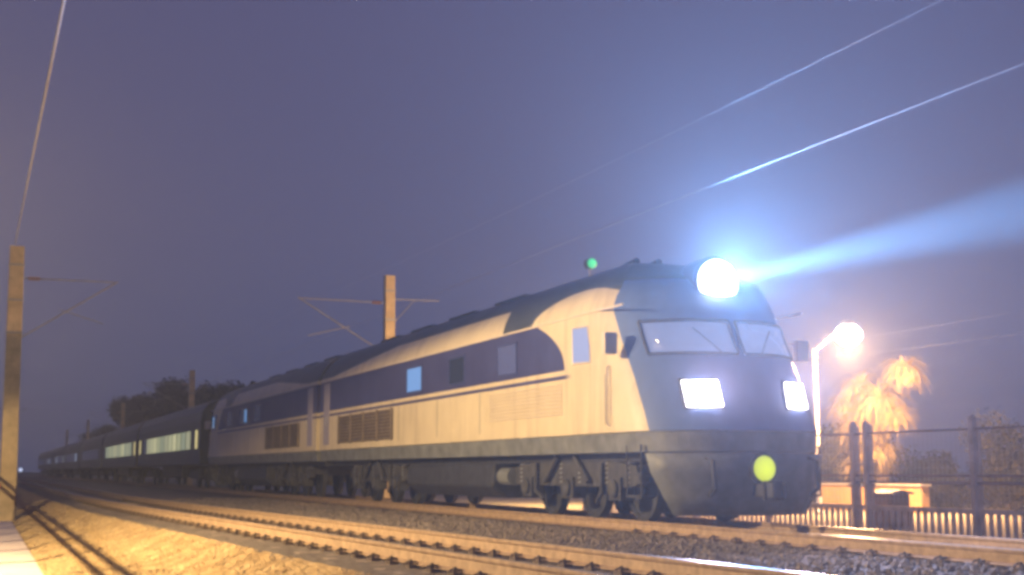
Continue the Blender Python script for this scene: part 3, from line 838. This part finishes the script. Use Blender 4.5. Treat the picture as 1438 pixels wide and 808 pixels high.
# ------------------------------------------------------------------ vegetation
def frond_tree():
    root = thing('palm_tree', 'shaggy tree with drooping dry fronds glowing gold under the street lamp', 'tree', (24.0, 30.6, -.31))
    t = MB(); pts = []; rs = []
    for i in range(12): pts.append((.05 * math.sin(i * .7), .04 * math.cos(i * .9) - .03 * i, i * .33)); rs.append(.20 - .008 * i + (.02 if i % 2 else 0))
    t.tube(pts, rs, 12); t.build('trunk', M_BARK, root, smooth=True)
    c = MB(); rnd = random.Random(5)
    # (dy, z, radius, count): clumps of arching fronds
    for dx, dy, z, r, cnt in ((.0, -1.25, 4.05, .75, 230), (-.2, -.35, 3.25, .95, 260), (.1, .8, 3.7, .8, 190), (.1, 1.5, 3.2, .75, 170), (-.2, .35, 2.6, .9, 230), (0, -.75, 2.75, .75, 190), (.1, 1.2, 2.5, .7, 150), (-.1, -.15, 1.8, .8, 130), (.1, .9, 1.5, .9, 120)):
        for _ in range(int(cnt * 2.5)):
            az = rnd.uniform(0, 6.283); el = rnd.uniform(-.1, 1.3); L = r * rnd.uniform(.6, 1.35)
            d = Vector((math.cos(az) * math.cos(el), math.sin(az) * math.cos(el), math.sin(el)))
            p = Vector((dx, dy, z - .15)) + Vector((rnd.uniform(-.15, .15), rnd.uniform(-.15, .15), rnd.uniform(-.15, .15)))
            side = Vector((-math.sin(az), math.cos(az), rnd.uniform(-.3, .3))).normalized(); w = rnd.uniform(.009, .022)
            v = d.copy(); n0 = len(c.v); q = p.copy(); ns = 6
            for i in range(ns + 1):
                ww = w * (1 - i / ns * .85)
                c.v += [tuple(q - side * ww), tuple(q + side * ww)]
                q = q + v * (L / ns); v.z -= .42; v.normalize()
            for i in range(ns): a = n0 + 2 * i; c.face((a, a + 1, a + 3, a + 2))
    c.build('crown', M_FROND, root, fix=False)
frond_tree()

def leaf_cloud(mb, blobs, n, size, rnd):
    for _ in range(n):
        bx, by, bz, r = rnd.choice(blobs)
        while True:
            p = Vector((rnd.uniform(-1, 1), rnd.uniform(-1, 1), rnd.uniform(-1, 1)))
            if .25 < p.length < 1: break
        p = Vector((bx, by, bz)) + p * r * rnd.uniform(.7, 1.15)
        u = Vector((rnd.gauss(0, 1), rnd.gauss(0, 1), rnd.gauss(0, 1))).normalized(); w = u.orthogonal().normalized() * size * rnd.uniform(.3, .6); u = u * size * rnd.uniform(.6, 1.3)
        k = len(mb.v); mb.v += [tuple(p - u), tuple(p + w), tuple(p + u), tuple(p - w)]; mb.face((k, k + 1, k + 2, k + 3))
def bush_tree(name, label, cat, x, y, z0, h, rad, n, size, m, group, seed, trunk=True, low=.3):
    rnd = random.Random(seed); root = thing(name, label, cat, (x, y, z0), rnd.uniform(0, 6), group)
    t = MB()
    t.tube([(0, 0, 0), (.1, .05, h * .35), (.05, .1, h * .75)], [h * .022, h * .016, h * .006], 8)
    blobs = []
    for i in range(9):
        a = rnd.uniform(0, 6.28); rr = rad * rnd.uniform(.1, .75); bz = h * rnd.uniform(low, .85)
        b = (rr * math.cos(a), rr * math.sin(a), bz, rad * rnd.uniform(.35, .6)); blobs.append(b)
        t.tube([(.08, .05, bz * .5), (b[0] * .5, b[1] * .5, bz * .8), b[:3]], [h * .009, h * .006, h * .003], 5)
    blobs.append((0, 0, h - rad * .4, rad * .4))
    t.build('trunk', M_BARK, root, smooth=True)
    c = MB(); leaf_cloud(c, blobs, n, size, rnd); c.build('crown', m, root, fix=False)
    return root
dt = ['lowest dark tree at the left end of the row behind the coaches', 'dark tree second from the left in the row behind the coaches', 'broad dark tree rising above the first lit coach',
      'tallest dark tree in the middle of the row behind the coaches', 'dark tree just left of the far mast behind the first coach', 'dark tree just right of the far mast behind the first coach',
      'dark tree behind the rear cab of the second locomotive', 'dark tree at the right end of the row, level with the second locomotive roof']
for i, (x, y, h, rad) in enumerate(((20, 232, 9.5, 4.5), (21, 205, 12.5, 5), (20, 182, 12.2, 4.6), (21, 162, 12.8, 5), (20, 146, 10.6, 4.2), (21, 132, 10.4, 4.4), (20, 118, 9.0, 3.6), (19, 104, 7.6, 3.2))):
    bush_tree('broadleaf_tree', dt[i], 'tree', x, y, -.6, h, rad, 7500, .28, M_DLEAF, 'dark trees behind the coaches', 30 + i, low=.25)
hl = ['tall hedge bush lit orange right behind the street lamp post', 'hedge bush between the doubled fence posts and the lone post', 'grey hedge bush behind the lone fence post',
      'grey hedge bush at the right edge of the view beyond the fence', 'hedge bush behind the foot of the golden tree', 'hedge bush hidden partly by the locomotive front']
for i, (x, y, h, rad) in enumerate(((25.5, 33.6, 2.6, 1.6), (27.5, 29.2, 2.5, 1.7), (28.0, 25.8, 3.6, 1.9), (28.4, 22.4, 3.9, 2.0), (27.2, 32.0, 1.6, 1.5), (26.5, 37.2, 2.8, 1.9))):
    bush_tree('hedge_bush', hl[i], 'bush', x, y, -.31, h, rad, 9000, .07, M_HEDGE, 'hedge bushes beyond the fence', 60 + i, low=.12)

# low garden wall behind the cabinet, catching the lamp light
gw = thing('garden_wall', 'low plastered wall lit orange behind the cabinet', 'wall', (23.2, 30.0, -.31))
w_ = MB(); w_.box((0, 0, .36), (.24, 4.6, .72)); w_.build('wall', mat('ochre plaster', (.46, .28, .11), .9, var=.2, scale=2), gw)
w_ = MB(); w_.box((0, 0, .75), (.34, 4.7, .07)); w_.build('coping', M_CONC, gw)

# ------------------------------------------------------------------ the night air
hz = MB(); hz.box((45, 150, 6.9), (330, 420, 17.9))
ho = hz.build('haze', None.__class__ and bpy.data.materials.new('night haze')); struct(ho, 'stuff'); ho['label'] = 'thin night haze round the train'
hm = ho.data.materials[0]; hm.use_nodes = True; k = NT(hm); k.n.clear()
out = k.new('ShaderNodeOutputMaterial'); pvn = k.new('ShaderNodeVolumePrincipled')
pvn.inputs['Color'].default_value = (.9, .92, .96, 1); pvn.inputs['Density'].default_value = HAZE; pvn.inputs['Anisotropy'].default_value = 0.62
k.l.new(pvn.outputs[0], out.inputs['Volume'])
